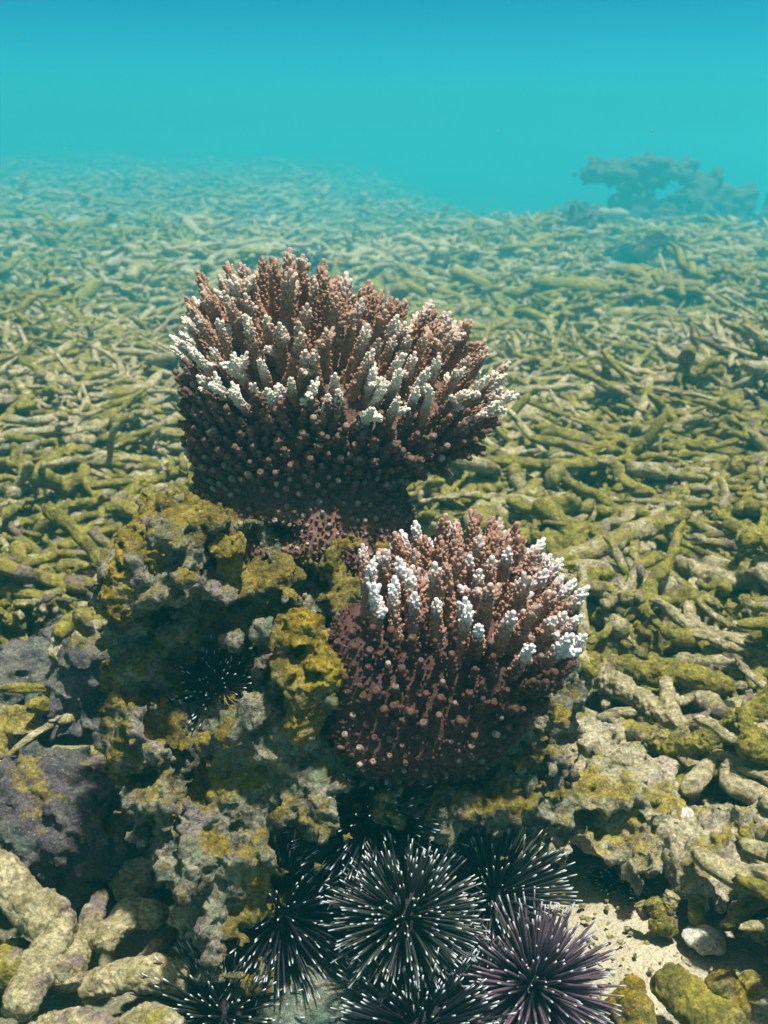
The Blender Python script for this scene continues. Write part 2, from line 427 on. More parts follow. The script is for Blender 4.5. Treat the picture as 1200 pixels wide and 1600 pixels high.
# pits and small lumps on the crust
sel = V[rg.integers(0, len(V), 420)]
dsp = np.zeros(len(V))
for p in sel:
    r = rg.uniform(.003, .010); d2 = ((V-p)**2).sum(1); w = d2 < 9*r*r
    dsp[w] += (rg.choice([-1, -1, 1])*r*rg.uniform(.35, .75))*np.exp(-d2[w]/(r*r))
V = V + N*np.clip(dsp, -.010, .008)[:, None]
boulder = empty('reef_boulder', (0.0, .85, -.02), 'large pitted reef boulder crusted with golden algae carrying both brown corals', 'boulder')
def put(o, parent):            # keep world-space mesh while parented to an empty without rotation
    o.parent = parent; o.location = -Vector(parent.location); return o
put(obj('boulder_body', mesh_np('boulder_body', V, [Q]), M['boulder']), boulder)
for nm, ad in (('algae_knob', [E(358, 856, .775, .0125), E(360, 885, .785, .010, .01, .02)]),
               ('algae_crust', [E(470, 985, .742, .019, .016, .014), E(452, 1012, .740, .012, .012, .016), E(500, 1030, .738, .014, .012, .009), E(480, 1058, .735, .018, .014, .013),
                                E(455, 1045, .738, .011, .01, .015), E(505, 1055, .735, .012, .01, .010), E(478, 1100, .738, .013, .012, .016), E(470, 1135, .74, .010, .012, .012)]),
               ('algae_crust', [E(205, 905, .765, .018, .02, .018), E(225, 860, .77, .020, .02, .016), E(255, 825, .785, .022, .025, .010), E(190, 940, .765, .014, .018, .014)])):
    sb = [E(462, 1030, .725, .008, .02, .009), E(488, 1062, .718, .009, .02, .006)] if len(ad) > 4 else []
    v, q, n = sdf_mesh(ad, sb, h=.0014, k=.010, ksub=.004, noise=((70, .0035), (160, .0015)), fine=((420, .0009),), seed=5, pad=.01)
    put(obj(nm, mesh_np(nm, v, [q]), M['golden']), boulder)

# ------------------------------------------------------------------ acropora branches
def corallite(g, base, d, r, l, sides=6, tip=0.0, open_=True):
    A = align(d, random.random()*6)
    prof = [(r*.95, -.3*l), (r, .45*l), (r*.86, .86*l), (r*.55, l)] + ([(r*.28, .86*l)] if open_ else [])
    a = np.arange(sides)*2*math.pi/sides
    V = np.array([[p*math.cos(t), p*math.sin(t), z] for p, z in prof for t in a] + [[0, 0, prof[-1][1] if open_ else l*1.05]])
    n = len(prof)
    i, j = np.meshgrid(np.arange(n-1), np.arange(sides), indexing='ij'); k = (j+1) % sides
    Q = np.stack([i*sides+j, i*sides+k, (i+1)*sides+k, (i+1)*sides+j], -1).reshape(-1, 4)
    T = np.stack([np.arange(sides)+(n-1)*sides, (np.arange(sides)+1) % sides+(n-1)*sides, np.full(sides, n*sides)], -1)
    g.add(V@A.T + base, Q, T, tip)
def make_branch(seed, L=.058, side=0, fat=1.0, cr=.0018, gap=.0031):
    """returns shaft Geo and tip Geo, growing along +Z from the origin"""
    rs = np.random.default_rng(seed); random.seed(seed)
    sh, tp = Geo(), Geo()
    def arm(p0, d0, L, r0, r1, t0):
        d0 = np.array(d0, float); d0 /= np.linalg.norm(d0)
        b = rs.normal(0, .10, 3); path = spline([p0, p0+d0*L*.5+b*L*.25, p0+d0*L+b*L*.25], 12)
        rad = np.linspace(r0, r1, 12); rad[-1] *= .7
        V, Q, T = tube(path, rad, 9, False, True)
        tv = np.repeat(np.linspace(t0, .95, 12), 9); tv = np.append(tv, .95)
        sh.add(V, Q, T, tv)
        s, ang = .004, rs.uniform(0, 6)
        tot = L
        while s < tot-.002:
            u = s/tot; f = u*11; i = min(int(f), 10); c = path[i]+(path[i+1]-path[i])*(f-i)
            t = path[min(i+1, 11)]-path[i]; t /= np.linalg.norm(t)
            x = np.cross(t, [.3, .9, .1]); x /= np.linalg.norm(x); y = np.cross(t, x)
            o = x*math.cos(ang)+y*math.sin(ang)
            d = o*(.60-.22*u)+t*(.78+.2*u); rr = np.interp(u, [0, 1], [r0, r1])
            big = rs.random() < .06
            l = rs.uniform(.0026, .0046)*(1.8 if big else 1)
            tt = t0+(0.95-t0)*u
            corallite(tp if u > .78 else sh, c+o*rr*.85, d, cr*rs.uniform(.8, 1.15)*(1.45 if big else 1), l, 6, min(1, tt+.12))
            ang += 2.39996+rs.normal(0, .25); s += gap/ max(3.2, 2*math.pi*(rr+.0015)/.0043)*1.35*.85
        t = path[-1]-path[-2]
        corallite(tp, path[-1]-t*.0005, t, max(.0021, cr*1.6), .0050, 8, 1.0, rs.random() < .4)
        return path
    p = arm(np.zeros(3), [0, 0, 1], L, .0050*fat, .0026*fat, 0.0)
    for k in range(side):
        a = rs.uniform(0, 6.28); i = rs.integers(5, 9)
        arm(p[i], [math.cos(a)*.8, math.sin(a)*.8, .75], L*rs.uniform(.22, .36), .0034*fat, .0022*fat, .45)
    return sh, tp
def branch_set(n, seed, L, side_p, fat, cr):
    out = []
    for k in range(n):
        sh, tp = make_branch(seed+k, L*(.90+.22*((k*37) % n)/n), 0 if (k*7 % 10)/10. >= side_p else 1+(k % 3), fat, cr)
        out.append((sh, tp, sh.mesh('branch_shaft'), tp.mesh('branch_tip')))
    return out
def poisson(P, rad, ok, seed, maxn=5000):
    """greedy dart throwing on points P with per-point radius"""
    rs = np.random.default_rng(seed); idx = np.nonzero(ok)[0]; rs.shuffle(idx)
    rad = np.broadcast_to(rad, (len(P),)); cell = float(rad.max()); grid = {}; out = []
    for i in idx:
        p = P[i]; k = tuple((p//cell).astype(int)); good = True
        for a in (-1, 0, 1):
            for b in (-1, 0, 1):
                for c in (-1, 0, 1):
                    for q in grid.get((k[0]+a, k[1]+b, k[2]+c), ()):
                        if ((P[q]-p)**2).sum() < rad[i]*max(rad[i], rad[q]): good = False; break
                    if not good: break
                if not good: break
            if not good: break
        if good:
            out.append(i); grid.setdefault(k, []).append(i)
            if len(out) >= maxn: break
    return np.array(out)

def colony(name, label, body, subs, rimz, axis, mats, variants, spacing, lean, pale_fn, len_fn, seed, edge_px, nub_len, base_z, nub_gap=.0050, xmin=-9.):
    mi, ms = mats[:2]
    V, Q, N = sdf_mesh(body, subs, h=.0022, k=.03, ksub=.006, noise=((22, .003),), fine=((300, .0006),), seed=seed)
    root = empty(name, tuple(axis), label, 'coral')
    cx = Vector(axis)
    tz = np.clip((V[:, 2]-base_z)/(.06), 0, 1)
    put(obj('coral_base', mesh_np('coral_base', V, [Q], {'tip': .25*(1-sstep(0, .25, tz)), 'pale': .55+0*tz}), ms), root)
    hv = V[:, 2] - (rimz(V))                      # height above the rim
    # fingers
    idx = poisson(V, spacing, (hv > 0) & (N[:, 2] > -.25) & (V[:, 0] > xmin), seed+1)
    rs = np.random.default_rng(seed+2)
    rows = []
    for i in idx:
        out = V[i]-axis; out[2] = 0; ro = np.linalg.norm(out); out = out/(ro+1e-9)
        d = N[i]*lean[0] + np.array([0, 0, 1])*lean[1] + out*lean[2]*min(1, ro/.08)*(lean[3] if out[0] < 0 else 1) + rs.normal(0, .07, 3)
        d /= np.linalg.norm(d)
        rows.append((i, d, ro, hv[i]))
    rows.sort(key=lambda r: np.linalg.norm(V[r[0]]+r[1]*.05 - np.array([0, 0, CAMZ])))
    rest = Geo(); restA = []
    for q, (i, d, ro, h) in enumerate(rows):
        sh, tp, msh, mtp = variants[rs.integers(len(variants))]
        L = len_fn(V[i], h, ro)*rs.uniform(.88, 1.12); s = L
        A = align(d, rs.uniform(0, 6.28)); p = V[i]-d*.004
        pale = float(np.clip(pale_fn(V[i], d)+rs.normal(0, .16), 0, 1))
        if q < 100:
            mat4 = Matrix.LocRotScale(Vector(p)-cx, Matrix(A.tolist()).to_quaternion(), Vector((s, s, s)))
            b = obj('branch', msh, mi, root); b.matrix_local = mat4; b.color = (pale, 0, 0, 1)
            t = obj('branch_tip', mtp, mi, b); t.color = (pale, 0, 0, 1)
        else:
            for g in (sh, tp):
                v, qq, tt, aa = g.arr(); rest.add(v*s@A.T+p, qq, tt, aa); restA.append(np.full(len(v), pale))
    if rest.n:
        v, qq, tt, aa = rest.arr()
        o = obj('branch_mass', mesh_np('branch_mass', v, [qq, tt], {'tip': aa, 'pale': np.concatenate(restA)}), mats[2]); put(o, root); tag(o, kind='stuff')
    # nubs on the flank
    hh = np.clip((V[:, 2]-base_z)/(np.maximum(rimz(V)-base_z, .01)), 0, 1)
    rad = nub_gap+.0025*hh
    idx = poisson(V, rad, (hv <= .004) & (V[:, 2] > base_z-.03), seed+4)
    g = Geo(); pl = []
    for i in idx:
        t = hh[i]; L = nub_len(t, V[i])*rs.uniform(.7, 1.25)
        d = N[i]*.9 + np.array([0, 0, 1])*(.15+.75*t) + rs.normal(0, .09, 3); d /= np.linalg.norm(d)
        r = (.0015+.0009*min(1, t*2))*rs.uniform(.75, 1.25); n0 = g.n
        if L > .007:
            path = V[i]+d*np.linspace(-.002, L, 5)[:, None]
            v, qq, tt = tube(path, np.linspace(r*1.35, r*.95, 5), 6, False, True); g.add(v, qq, tt, np.append(np.repeat(np.linspace(0, .55, 5), 6), .55))
            ang = rs.uniform(0, 6)
            for k in range(int(L/.0022)):
                u = .2+.7*(k+rs.random()*.5)/(L/.0022); ang += 2.4
                x = np.cross(d, [.3, .2, .9]); x /= np.linalg.norm(x); y = np.cross(d, x); o = x*math.cos(ang)+y*math.sin(ang)
                corallite(g, V[i]+d*L*u+o*r*.8, o*.8+d*.6, r*.62, .0026, 5, .25+.2*u, False)
            corallite(g, path[-1]-d*.001, d, r*1.05, .0034, 7, .80, rs.random() < .5)
        else:
            corallite(g, V[i], d, r, max(L, .0022), 7, .72, True)
        pl.append(np.full(g.n-n0, np.clip(rs.normal(.40-.24*sstep(.35, .75, t), .17), 0, 1)))
    for i in poisson(V, .0036+0*rad, (hv <= .006) & (V[:, 2] > base_z-.03), seed+7):
        n0 = g.n; d = N[i]*.85 + np.array([0, 0, .35]) + rs.normal(0, .12, 3); d /= np.linalg.norm(d)
        corallite(g, V[i], d, rs.uniform(.0008, .0013), rs.uniform(.0016, .0038), 6, rs.uniform(.3, .6), True)
        pl.append(np.full(g.n-n0, np.clip(rs.normal(.35, .15), 0, 1)))
    v, qq, tt, aa = g.arr()
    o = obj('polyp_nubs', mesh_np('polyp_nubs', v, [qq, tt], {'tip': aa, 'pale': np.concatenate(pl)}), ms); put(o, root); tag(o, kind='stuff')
    return root, V, N

def stuff_variant(a, b):      # material for the joined rest of the fingers
    return coral_mat(*a, False)
M['coral_tan_m'] = coral_mat('tan_coral_fingers', (.28, .155, .11), (.45, .265, .185), (.88, .84, .76), False)
M['coral_rose_m'] = coral_mat('rose_brown_coral_fingers', (.28, .145, .105), (.47, .27, .20), (.88, .88, .92), False, .55, .82, 1.18)

# upper colony: broad flaring head
D1 = .88
body = [E(468, 765, D1, .080, .062, .078), E(475, 670, D1, .080, .064, .055), E(416, 590, D1, .040, .056, .040), E(470, 600, D1+.01, .060, .064, .036), E(565, 640, D1+.01, .076, .064, .036),
        E(622, 650, D1, .044, .055, .028), E(392, 812, D1-.008, .050, .05, .016), E(540, 840, D1-.018, .056, .045, .022)]
subs = [E(425, 838, D1-.065, .022, .04, .010), E(463, 790, D1-.072, .004, .03, .006)]
ax = pt(490, 700, D1)
zA, zB = pt(330, 600, D1)[2], pt(700, 660, D1)[2]
xA, xB = pt(330, 610, D1)[0], pt(700, 640, D1)[0]
rim1 = lambda P: zA + (zB-zA)*(P[..., 0]-xA)/(xB-xA) + .010*vn(np.atleast_2d(P), 30, 4).reshape(P.shape[:-1])
var1 = branch_set(14, 100, .056, .45, 1.10, .00135)
for sh, tp, a, b in var1: pass
def norm_variants(vs, L):       # rescale so that scale factor s is metres of length / L
    return vs
top1 = pt(500, 520, D1)
def pale1(p, d):
    front = -d[1]; side = abs(d[0]); low = 1-sstep(-.005, .045, p[2]-rim1(p[None])[0])
    return .02 + .38*max(0, front) + .24*side + .58*low
len1 = lambda p, h, ro: .70 + .28*sstep(0, .06, h)
colony('coral_colony', 'tall tan coral flaring into a wide head of pale-tipped fingers on the boulder top', body, subs, rim1, ax,
       (M['coral_tan'], M['coral_tan_s'], M['coral_tan_m']), var1, .0123, (.62, .68, .30, 1), pale1, len1, 21, None,
       lambda t, p: .0035+.024*sstep(.25, 1.0, t), pt(470, 850, D1-.05)[2])

# lower colony: bowl of thick upright fingers
D2 = .76
body = [E(685, 1090, D2+.01, .060, .055, .058), E(715, 1015, D2+.03, .050, .054, .038), E(738, 980, D2+.05, .042, .054, .026), E(690, 985, D2+.045, .028, .05, .022),
        E(560, 1020, D2-.005, .020, .026, .032), E(600, 1130, D2, .032, .04, .035), E(775, 1022, D2+.03, .024, .05, .024)]
ax2 = pt(710, 1000, D2+.04)
z0, z1 = pt(600, 965, D2)[2], pt(830, 1020, D2)[2]; x0, x1 = pt(600, 965, D2)[0], pt(830, 1020, D2)[0]
rim2 = lambda P: z0 + (z1-z0)*(P[..., 0]-x0)/(x1-x0) + .006*vn(np.atleast_2d(P), 30, 6).reshape(P.shape[:-1])
var2 = branch_set(14, 300, .056, .3, 1.12, .0015)
def pale2(p, d):
    front = -d[1]; low = 1-sstep(-.002, .032, p[2]-rim2(p[None])[0])
    return .00 + .50*max(0, front) + .26*abs(d[0]) + .58*low
len2 = lambda p, h, ro: .80 + .22*sstep(0, .05, h)
colony('coral_colony', 'lower rose-brown coral with thick fingers and bright white tips at the boulder front', body, [], rim2, ax2,
       (M['coral_rose'], M['coral_rose_s'], M['coral_rose_m']), var2, .0124, (.36, .84, .50, .1), pale2, len2, 41, None,
       lambda t, p: .0042+.022*sstep(.25, 1.0, t)*sstep(pt(550, 1000, D2)[0], pt(630, 1000, D2)[0], p[0]), pt(600, 1210, D2)[2], .0076, pt(572, 1000, D2)[0])

# ------------------------------------------------------------------ sea urchins
def spine_mesh(seed):
    rs = np.random.default_rng(seed); b = rs.normal(0, .05, 2)
    n = 9; z = np.linspace(0, 1, n); path = np.stack([b[0]*z*z, b[1]*z*z, z], -1)
    rad = np.interp(z, [0, .06, .75, 1], [.030, .026, .021, .009])
    g = Geo(); V, Q, T = tube(path, rad, 7, False, True); g.add(V, Q, T, np.append(np.repeat(z, 7), 1)); return g, g.mesh('spine')
SPM = {k: [spine_mesh(i) for i in range(3)] for k in ('spine_grey', 'spine_dark', 'spine_purple')}
def urchin(px, py, d, r, L, mat, label, face, n=380, seed=0, thick=1.0, cut=-.35):
    rs = np.random.default_rng(seed+500)
    c = pt(px, py, d); root = empty('sea_urchin', tuple(c), label, 'sea urchin', 'sea urchins around the boulder')
    fx = np.array(face, float); fx /= np.linalg.norm(fx)
    n = int(n*1.4); k = np.arange(n)+.5; ph = np.arccos(1-2*k/n); th = math.pi*(1+5**.5)*k
    D = np.stack([np.cos(th)*np.sin(ph), np.sin(th)*np.sin(ph), np.cos(ph)], -1) + rs.normal(0, .17, (n, 3))
    D = D@align(fx).T; D /= np.linalg.norm(D, axis=1)[:, None]
    D = D[(D@fx) > cut]
    # flattened test
    u = np.linspace(0, math.pi, 15); g = Geo()
    prof = np.stack([r*np.sin(u), -.8*r*np.cos(u)], -1); A = align(fx); s = 26; a = np.arange(s)*2*math.pi/s
    V = np.stack([prof[:, :1]*np.cos(a), prof[:, :1]*np.sin(a), np.repeat(prof[:, 1:], s, 1)], -1).reshape(-1, 3)@A.T
    i, j = np.meshgrid(np.arange(14), np.arange(s), indexing='ij'); kk = (j+1) % s
    obj('urchin_body', mesh_np('urchin_body', V, [np.stack([i*s+j, i*s+kk, (i+1)*s+kk, (i+1)*s+j], -1).reshape(-1, 4)]), M['test'], root)
    view = np.array([0, 0, CAMZ])-c; view /= np.linalg.norm(view)
    order = np.argsort(-(D@view)+rs.normal(0, .02, len(D)))
    rest = Geo()
    for q, ii in enumerate(order):
        dd = D[ii]; l = L*rs.uniform(.60, 1.15); w = .043*thick*rs.uniform(.85, 1.15)
        A = align(dd, rs.uniform(0, 6.28)); p = dd*r*.86; kz = rs.integers(3)
        gg, mm_ = SPM[mat][kz]
        if q < 100:
            o = obj('spine', mm_, M[mat], root)
            o.matrix_local = Matrix.LocRotScale(Vector(p), Matrix(A.tolist()).to_quaternion(), Vector((w, w, l)))
        else:
            v, Qq, Tt, aa = gg.arr(); rest.add((v*np.array([w, w, l]))@A.T+p, Qq, Tt, aa)
    if rest.n:
        tag(obj('spine_coat', rest.mesh('spine_coat'), M[mat], root), kind='stuff')
    return root
view = (0, -.85, .5)
urchin(632, 1435, .745, .024, .036, 'spine_grey', 'big grey-green urchin facing outward at the centre of the cluster under the lower coral', (.05, -.8, .55), 460, 1)
urchin(585, 1270, .80, .030, .046, 'spine_dark', 'black urchin hanging under the ledge above the big grey-green urchin', (0, -.75, -.25), 430, 2)
urchin(440, 1430, .79, .027, .046, 'spine_dark', 'black urchin in the shadow between the brown lobe and the big grey-green urchin', (.1, -.8, .1), 430, 3)
urchin(770, 1400, .80, .022, .044, 'spine_grey', 'small pale-spined urchin half hidden above the purple urchin', (.6, -.5, .55), 330, 4)
urchin(832, 1540, .755, .026, .040, 'spine_purple', 'purple-brown urchin with thick spines at the edge of the sand patch', (.25, -.55, .75), 400, 5, 1.15)
urchin(338, 1078, .845, .019, .028, 'spine_dark', 'black urchin with white spine tips inside the round hole of the boulder', (-.25, -.9, .05), 330, 6)
urchin(350, 1590, .76, .026, .042, 'spine_grey', 'dark urchin at the boulder foot beside the fat pale coral branches', (-.3, -.7, .5), 360, 7)
urchin(965, 1378, .93, .014, .024, 'spine_dark', 'small black urchin tucked under the pale golden-topped rock', (.3, -.8, -.3), 280, 8)
urchin(655, 1610, .72, .026, .040, 'spine_dark', 'black urchin directly below the big grey-green urchin', (0, -.7, .5), 330, 9)

# ------------------------------------------------------------------ rocks of the rubble bed
def G(px, py, z, rx, ry=None, rz=None):
    return (gp(px, py, z), np.array([rx, rx if ry is None else ry, rx if rz is None else rz]))
def stone(name, label, cat, ads, sbs, mat, h=.003, noise=((30, .010), (70, .005)), fine=((150, .0025),), seed=0, k=.015, pits=0, group=None):
    V, Q, N = sdf_mesh(ads, sbs, h=h, k=k, ksub=.008, noise=noise, fine=fine, seed=seed, pad=.02)
    rs = np.random.default_rng(seed)
    for p in V[rs.integers(0, len(V), pits)] if pits else ():
        r = rs.uniform(.003, .008); d2 = ((V-p)**2).sum(1); w = d2 < 9*r*r
        V[w] += N[w]*(rs.choice([-1, 1])*r*.6*np.exp(-d2[w]/(r*r)))[:, None]
    c = V.mean(0); c[2] = V[:, 2].min()
    o = obj(name, mesh_np(name, V-c, [Q]), M[mat]); o.location = c
    return tag(o, label, cat, group)
stone('rock', 'pale rock with golden algae lumps beside the boulder, lit on top and dark beneath', 'rock',
      [G(930, 1215, .055, .052, .05, .028), G(905, 1170, .06, .034, .04, .024), G(1000, 1260, .05, .048, .045, .026), G(955, 1300, .035, .060, .045, .018), G(1030, 1215, .05, .024, .03, .022),
       G(890, 1240, .085, .011), G(925, 1235, .088, .012), G(985, 1238, .085, .013, .014, .008), G(935, 1195, .092, .016, .016, .008), G(1010, 1150, .07, .026, .018, .012), G(885, 1265, .07, .012)],
      [G(945, 1238, .095, .006, .006, .008), G(940, 1350, .02, .06, .05, .018)], 'pale_rock', .0025, seed=31, pits=60)
stone('rock', 'dark mauve block with a sunlit top edge above the fat pale coral branches', 'rock',
      [G(60, 1260, .06, .07, .06, .04), G(140, 1290, .06, .05, .05, .04), G(20, 1300, .05, .06, .05, .04), G(110, 1330, .02, .05, .05, .035), G(185, 1320, .03, .022, .03, .024)],
      [G(185, 1255, .09, .018, .03, .02)], 'mauve_rock', seed=33, pits=60)
stone('rock', 'grey upright stump with a blunt top standing just clear of the boulder flank', 'rock',
      [G(140, 1070, .11, .026, .026, .05), G(150, 1035, .14, .022, .022, .022), G(120, 1130, .07, .035, .035, .045), G(150, 1160, .05, .035, .035, .04), G(110, 1085, .10, .018)], [], 'grey_rock', seed=35, pits=30)
stone('rock', 'rounded cream knob sunlit on top, at the frame edge above the mauve block', 'rock',
      [G(20, 1150, .07, .032, .03, .028), G(60, 1165, .05, .03, .03, .02), G(30, 1185, .03, .045, .04, .03)], [], 'pale_rock', seed=36, pits=20)
stone('rock', 'low lumpy grey rock behind the upright stump', 'rock',
      [G(60, 1050, .06, .045, .04, .03), G(100, 1010, .06, .03, .03, .028), G(30, 1080, .05, .05, .04, .03)], [], 'grey_rock', seed=37, pits=30)
stone('rock', 'knobbly yellow-olive rock lying just beyond the grey stump', 'rock',
      [G(105, 965, .06, .030, .03, .024), G(135, 985, .05, .026, .03, .022), G(160, 1000, .06, .018, .02, .02)], [], 'olive_rock', seed=38, pits=20)
stone('rock', 'pink-tinged lobe of rock pressed against the lower flank of the boulder', 'rock',
      [G(185, 1200, .06, .022, .03, .022), G(200, 1165, .07, .018, .025, .02), G(230, 1340, .02, .035, .03, .03)], [], 'grey_rock', seed=39, pits=10)
stone('rock', 'rounded olive boulder in the rubble behind the lower coral', 'rock',
      [G(1000, 925, .05, .044, .04, .042), G(975, 950, .03, .04, .04, .03), G(1020, 900, .06, .03, .03, .03)], [], 'olive_rock', seed=41, pits=25)
stone('rock', 'lumpy golden rock showing between the lower coral and the olive boulder', 'rock',
      [G(930, 1010, .04, .04, .03, .022), G(960, 995, .05, .018, .02, .018), G(1020, 1010, .04, .03, .03, .022), G(1000, 990, .06, .014, .014, .012), G(1045, 995, .055, .016)], [], 'olive_rock', seed=42, pits=25)
stone('rock', 'small smooth white stone resting above the sand patch', 'stone',
      [G(1075, 1292, .04, .012, .013, .012), G(1086, 1308, .035, .015, .014, .008), G(1070, 1275, .055, .007)], [], 'white_stone', .002, ((40, .004),), ((200, .0008),), 43)
stone('rock', 'oblong white pebble on the coarse sand among small fragments', 'stone',
      [G(1092, 1462, .006, .009, .008, .006), G(1112, 1474, .005, .012, .008, .006)], [], 'white_stone', .002, ((50, .003),), ((220, .0007),), 44)
stone('rock', 'brown algae-coated double lump at the bottom edge beside the purple urchin', 'rock',
      [G(985, 1570, .015, .007, .01, .020), G(960, 1598, .0, .012, .012, .016), G(1000, 1612, .0, .010, .014, .022)], [], 'golden', .002, ((40, .004),), ((200, .0010),), 45)
stone('rock', 'broad pale rock at the bottom corner beyond the last golden finger', 'rock',
      [G(1190, 1580, .01, .024, .03, .020), G(1215, 1620, .01, .03, .03, .024)], [], 'pale_rock', .0025, ((35, .006),), ((180, .0015),), 46)
stone('rock', 'pale hummock with a dark hollow beneath it at the right frame edge', 'rock',
      [G(1150, 1345, .04, .07, .04, .022), G(1210, 1330, .05, .05, .05, .03), G(1090, 1350, .025, .05, .03, .016)], [G(1150, 1395, .01, .05, .04, .016)], 'pale_rock', seed=47, pits=40)
stone('rock', 'tan rounded lump between the mauve block and the brown lobe of the boulder', 'rock',
      [G(238, 1325, .04, .024, .025, .024), G(212, 1355, .03, .018, .025, .020)], [], 'pale_rock', seed=48, pits=10)
stone('rock', 'smooth teal-grey stone wedged below and left of the big grey-green urchin', 'rock',
      [E(505, 1560, .765, .042, .035, .022), E(460, 1545, .775, .03, .03, .018)], [], 'teal_rock', .0025, ((40, .004),), ((160, .0015),), 51)
# small far heads of coral showing as dark patches
for q, (px, py, r, lb) in enumerate(((478, 438, .20, 'dark bushy little coral head seen just over the tall coral'), (628, 442, .15, 'dark stub of dead coral poking from the rubble behind the tall coral'),
        (905, 372, .30, 'dark hunched lump on the crest of the rubble below the far table coral'), (690, 300, .45, 'faint upright coral stump in the blue haze of the far slope'))):
    z = r*.8
    p = ghit(px, py+6, z*.6)
    v, qd, n = sdf_mesh([(p, np.array([r, r*.8, r])), (p+np.array([r*.3, 0, r*.45]), np.array([r*.6]*3)), (p-[r*.3, 0, r*.5], np.array([r*1.1, r, r*.5]))], [], h=r*.09, k=r*.4, noise=((3.0/r, r*.42), (7/r, r*.2)), fine=((9/r, r*.12),), seed=60+q, pad=r*.5)
    c = v.mean(0); c[2] = v[:, 2].min(); o = obj('small_coral', mesh_np('small_coral', v-c, [qd]), M['mauve_rock']); o.location = c
    tag(o, lb, 'coral head')

# ------------------------------------------------------------------ dead coral branches
def stick_geo(seed, shape, sides, rings):
    """unit-length stick along X, radius about .085"""
    rs = np.random.default_rng(seed); g = Geo()
    bend = {'straight': .08, 'curved': .28, 'forked': .16, 'stubby': .06, 'knobbly': .16}[shape]
    r0 = .17 if shape == 'stubby' else rs.uniform(.075, .10)
    kink = lambda k: rs.normal(0, k)
    P = [[-.5, 0, 0], [-.17, bend*rs.uniform(.6, 1)*rs.choice([-1, 1]), .03*rs.normal()], [.17, bend*.8*rs.uniform(.4, 1)*rs.choice([-1, 1]), .03*rs.normal()], [.5, rs.normal(0, .06), 0]]
    P = [P[0], [-.34, P[1][1]*.7+kink(.05), kink(.04)], P[1], [0, (P[1][1]+P[2][1])/2+kink(.06), kink(.05)], P[2], [.35, P[2][1]*.6+kink(.06), kink(.05)], P[3]]
    if shape == 'curved': P[2][1], P[4][1] = abs(P[2][1]), abs(P[4][1]); P[3][1] = abs(P[3][1])+.04
    if False: P[1][1] = abs(P[1][1]); P[2][1] = abs(P[2][1])
    def arm(P, ra, rb):
        n = rings; path = spline(P, n)
        rad = np.linspace(ra, rb, n)*(1+.10*np.sin(np.linspace(0, rs.uniform(5, 11), n)+rs.uniform(0, 6)))
        e = np.minimum(np.arange(n), np.arange(n)[::-1])/(n*.07); rad = rad*np.sqrt(np.clip(1-(1-np.clip(e, 0, 1))**2, .10, 1))
        V, Q, T = tube(path, rad, sides, True, True, rs.uniform(0, 6))
        if sides > 7:
            N = vnormals(V, Q, T)
            V = V+N*((.036 if shape == 'knobbly' else .022)*fbm(V, 9., 2, seed) + .020*fbm(V, 24., 2, seed+3) + (.009*fbm(V, 60., 2, seed+6) if sides > 11 else 0))[:, None]
        g.add(V, Q, T)
        return path
    p = arm(P, r0, r0*rs.uniform(.82, 1.0))
    if shape in ('forked', 'knobbly'):
        for q in range(2 if shape == 'forked' else 3):
            i = rings*rs.integers(4, 7)//10; a = rs.choice([-1, 1]); t = rs.uniform(.18, .42) if shape == 'forked' else rs.uniform(.12, .2)
            d = np.array([rs.uniform(.3, 1)*rs.choice([-1, 1]), a*.9, rs.normal(0, .3)]); d /= np.linalg.norm(d)
            arm([p[i], p[i]+d*t*.5, p[i]+d*t+[.03*t, 0, 0]], r0*.9, r0*.75)
    return g
SHAPES = ['straight', 'curved', 'forked', 'stubby', 'knobbly', 'curved', 'forked', 'forked', 'straight', 'curved', 'knobbly', 'knobbly', 'forked', 'curved']
NEAR = [stick_geo(700+i, s, 11, 15) for i, s in enumerate(SHAPES)]
HIGH = [stick_geo(700+i, s, 14, 25) for i, s in enumerate(SHAPES)]
NEARM = [g.mesh('dead_branch', 'a') for g in HIGH]
MID = [stick_geo(700+i, s, 8, 9) for i, s in enumerate(SHAPES)]
FAR = [stick_geo(700+i, s, 6, 7) for i, s in enumerate(SHAPES)]
def scatter(n, y0, y1, margin, seed):
    rs = np.random.default_rng(seed)
    ys = np.sqrt(rs.uniform(y0*y0, y1*y1, n)) if y0 > 1 else rs.uniform(y0, y1, n)
    xs = rs.uniform(-1, 1, n)*(.40*ys+margin)
    return xs, ys
def build_rot(n, rs, tilt):
    az = rs.uniform(0, 2*math.pi, n); el = rs.normal(0, tilt, n); up = rs.random(n) < .025; el[up] = rs.uniform(.5, 1.2, up.sum())
    ro = rs.uniform(0, 6.28, n)
    X = np.stack([np.cos(az)*np.cos(el), np.sin(az)*np.cos(el), np.sin(el)], -1)
    u = np.stack([-np.sin(az), np.cos(az), 0*az], -1); w = np.cross(X, u)
    ro = rs.normal(0, .35, n)+np.where(rs.random(n) < .5, 0, math.pi)
    Yv = u*np.cos(ro)[:, None]+w*np.sin(ro)[:, None]; Zv = np.cross(X, Yv)
    return np.stack([X, Yv, Zv], -1)         # columns
def pile(x, y):
    P = np.stack([x, y, 0*x], -1)
    return .095*np.clip(vn(P, 1.8, 21)+.35, 0, 2) + .055*vn(P, 4.2, 22)
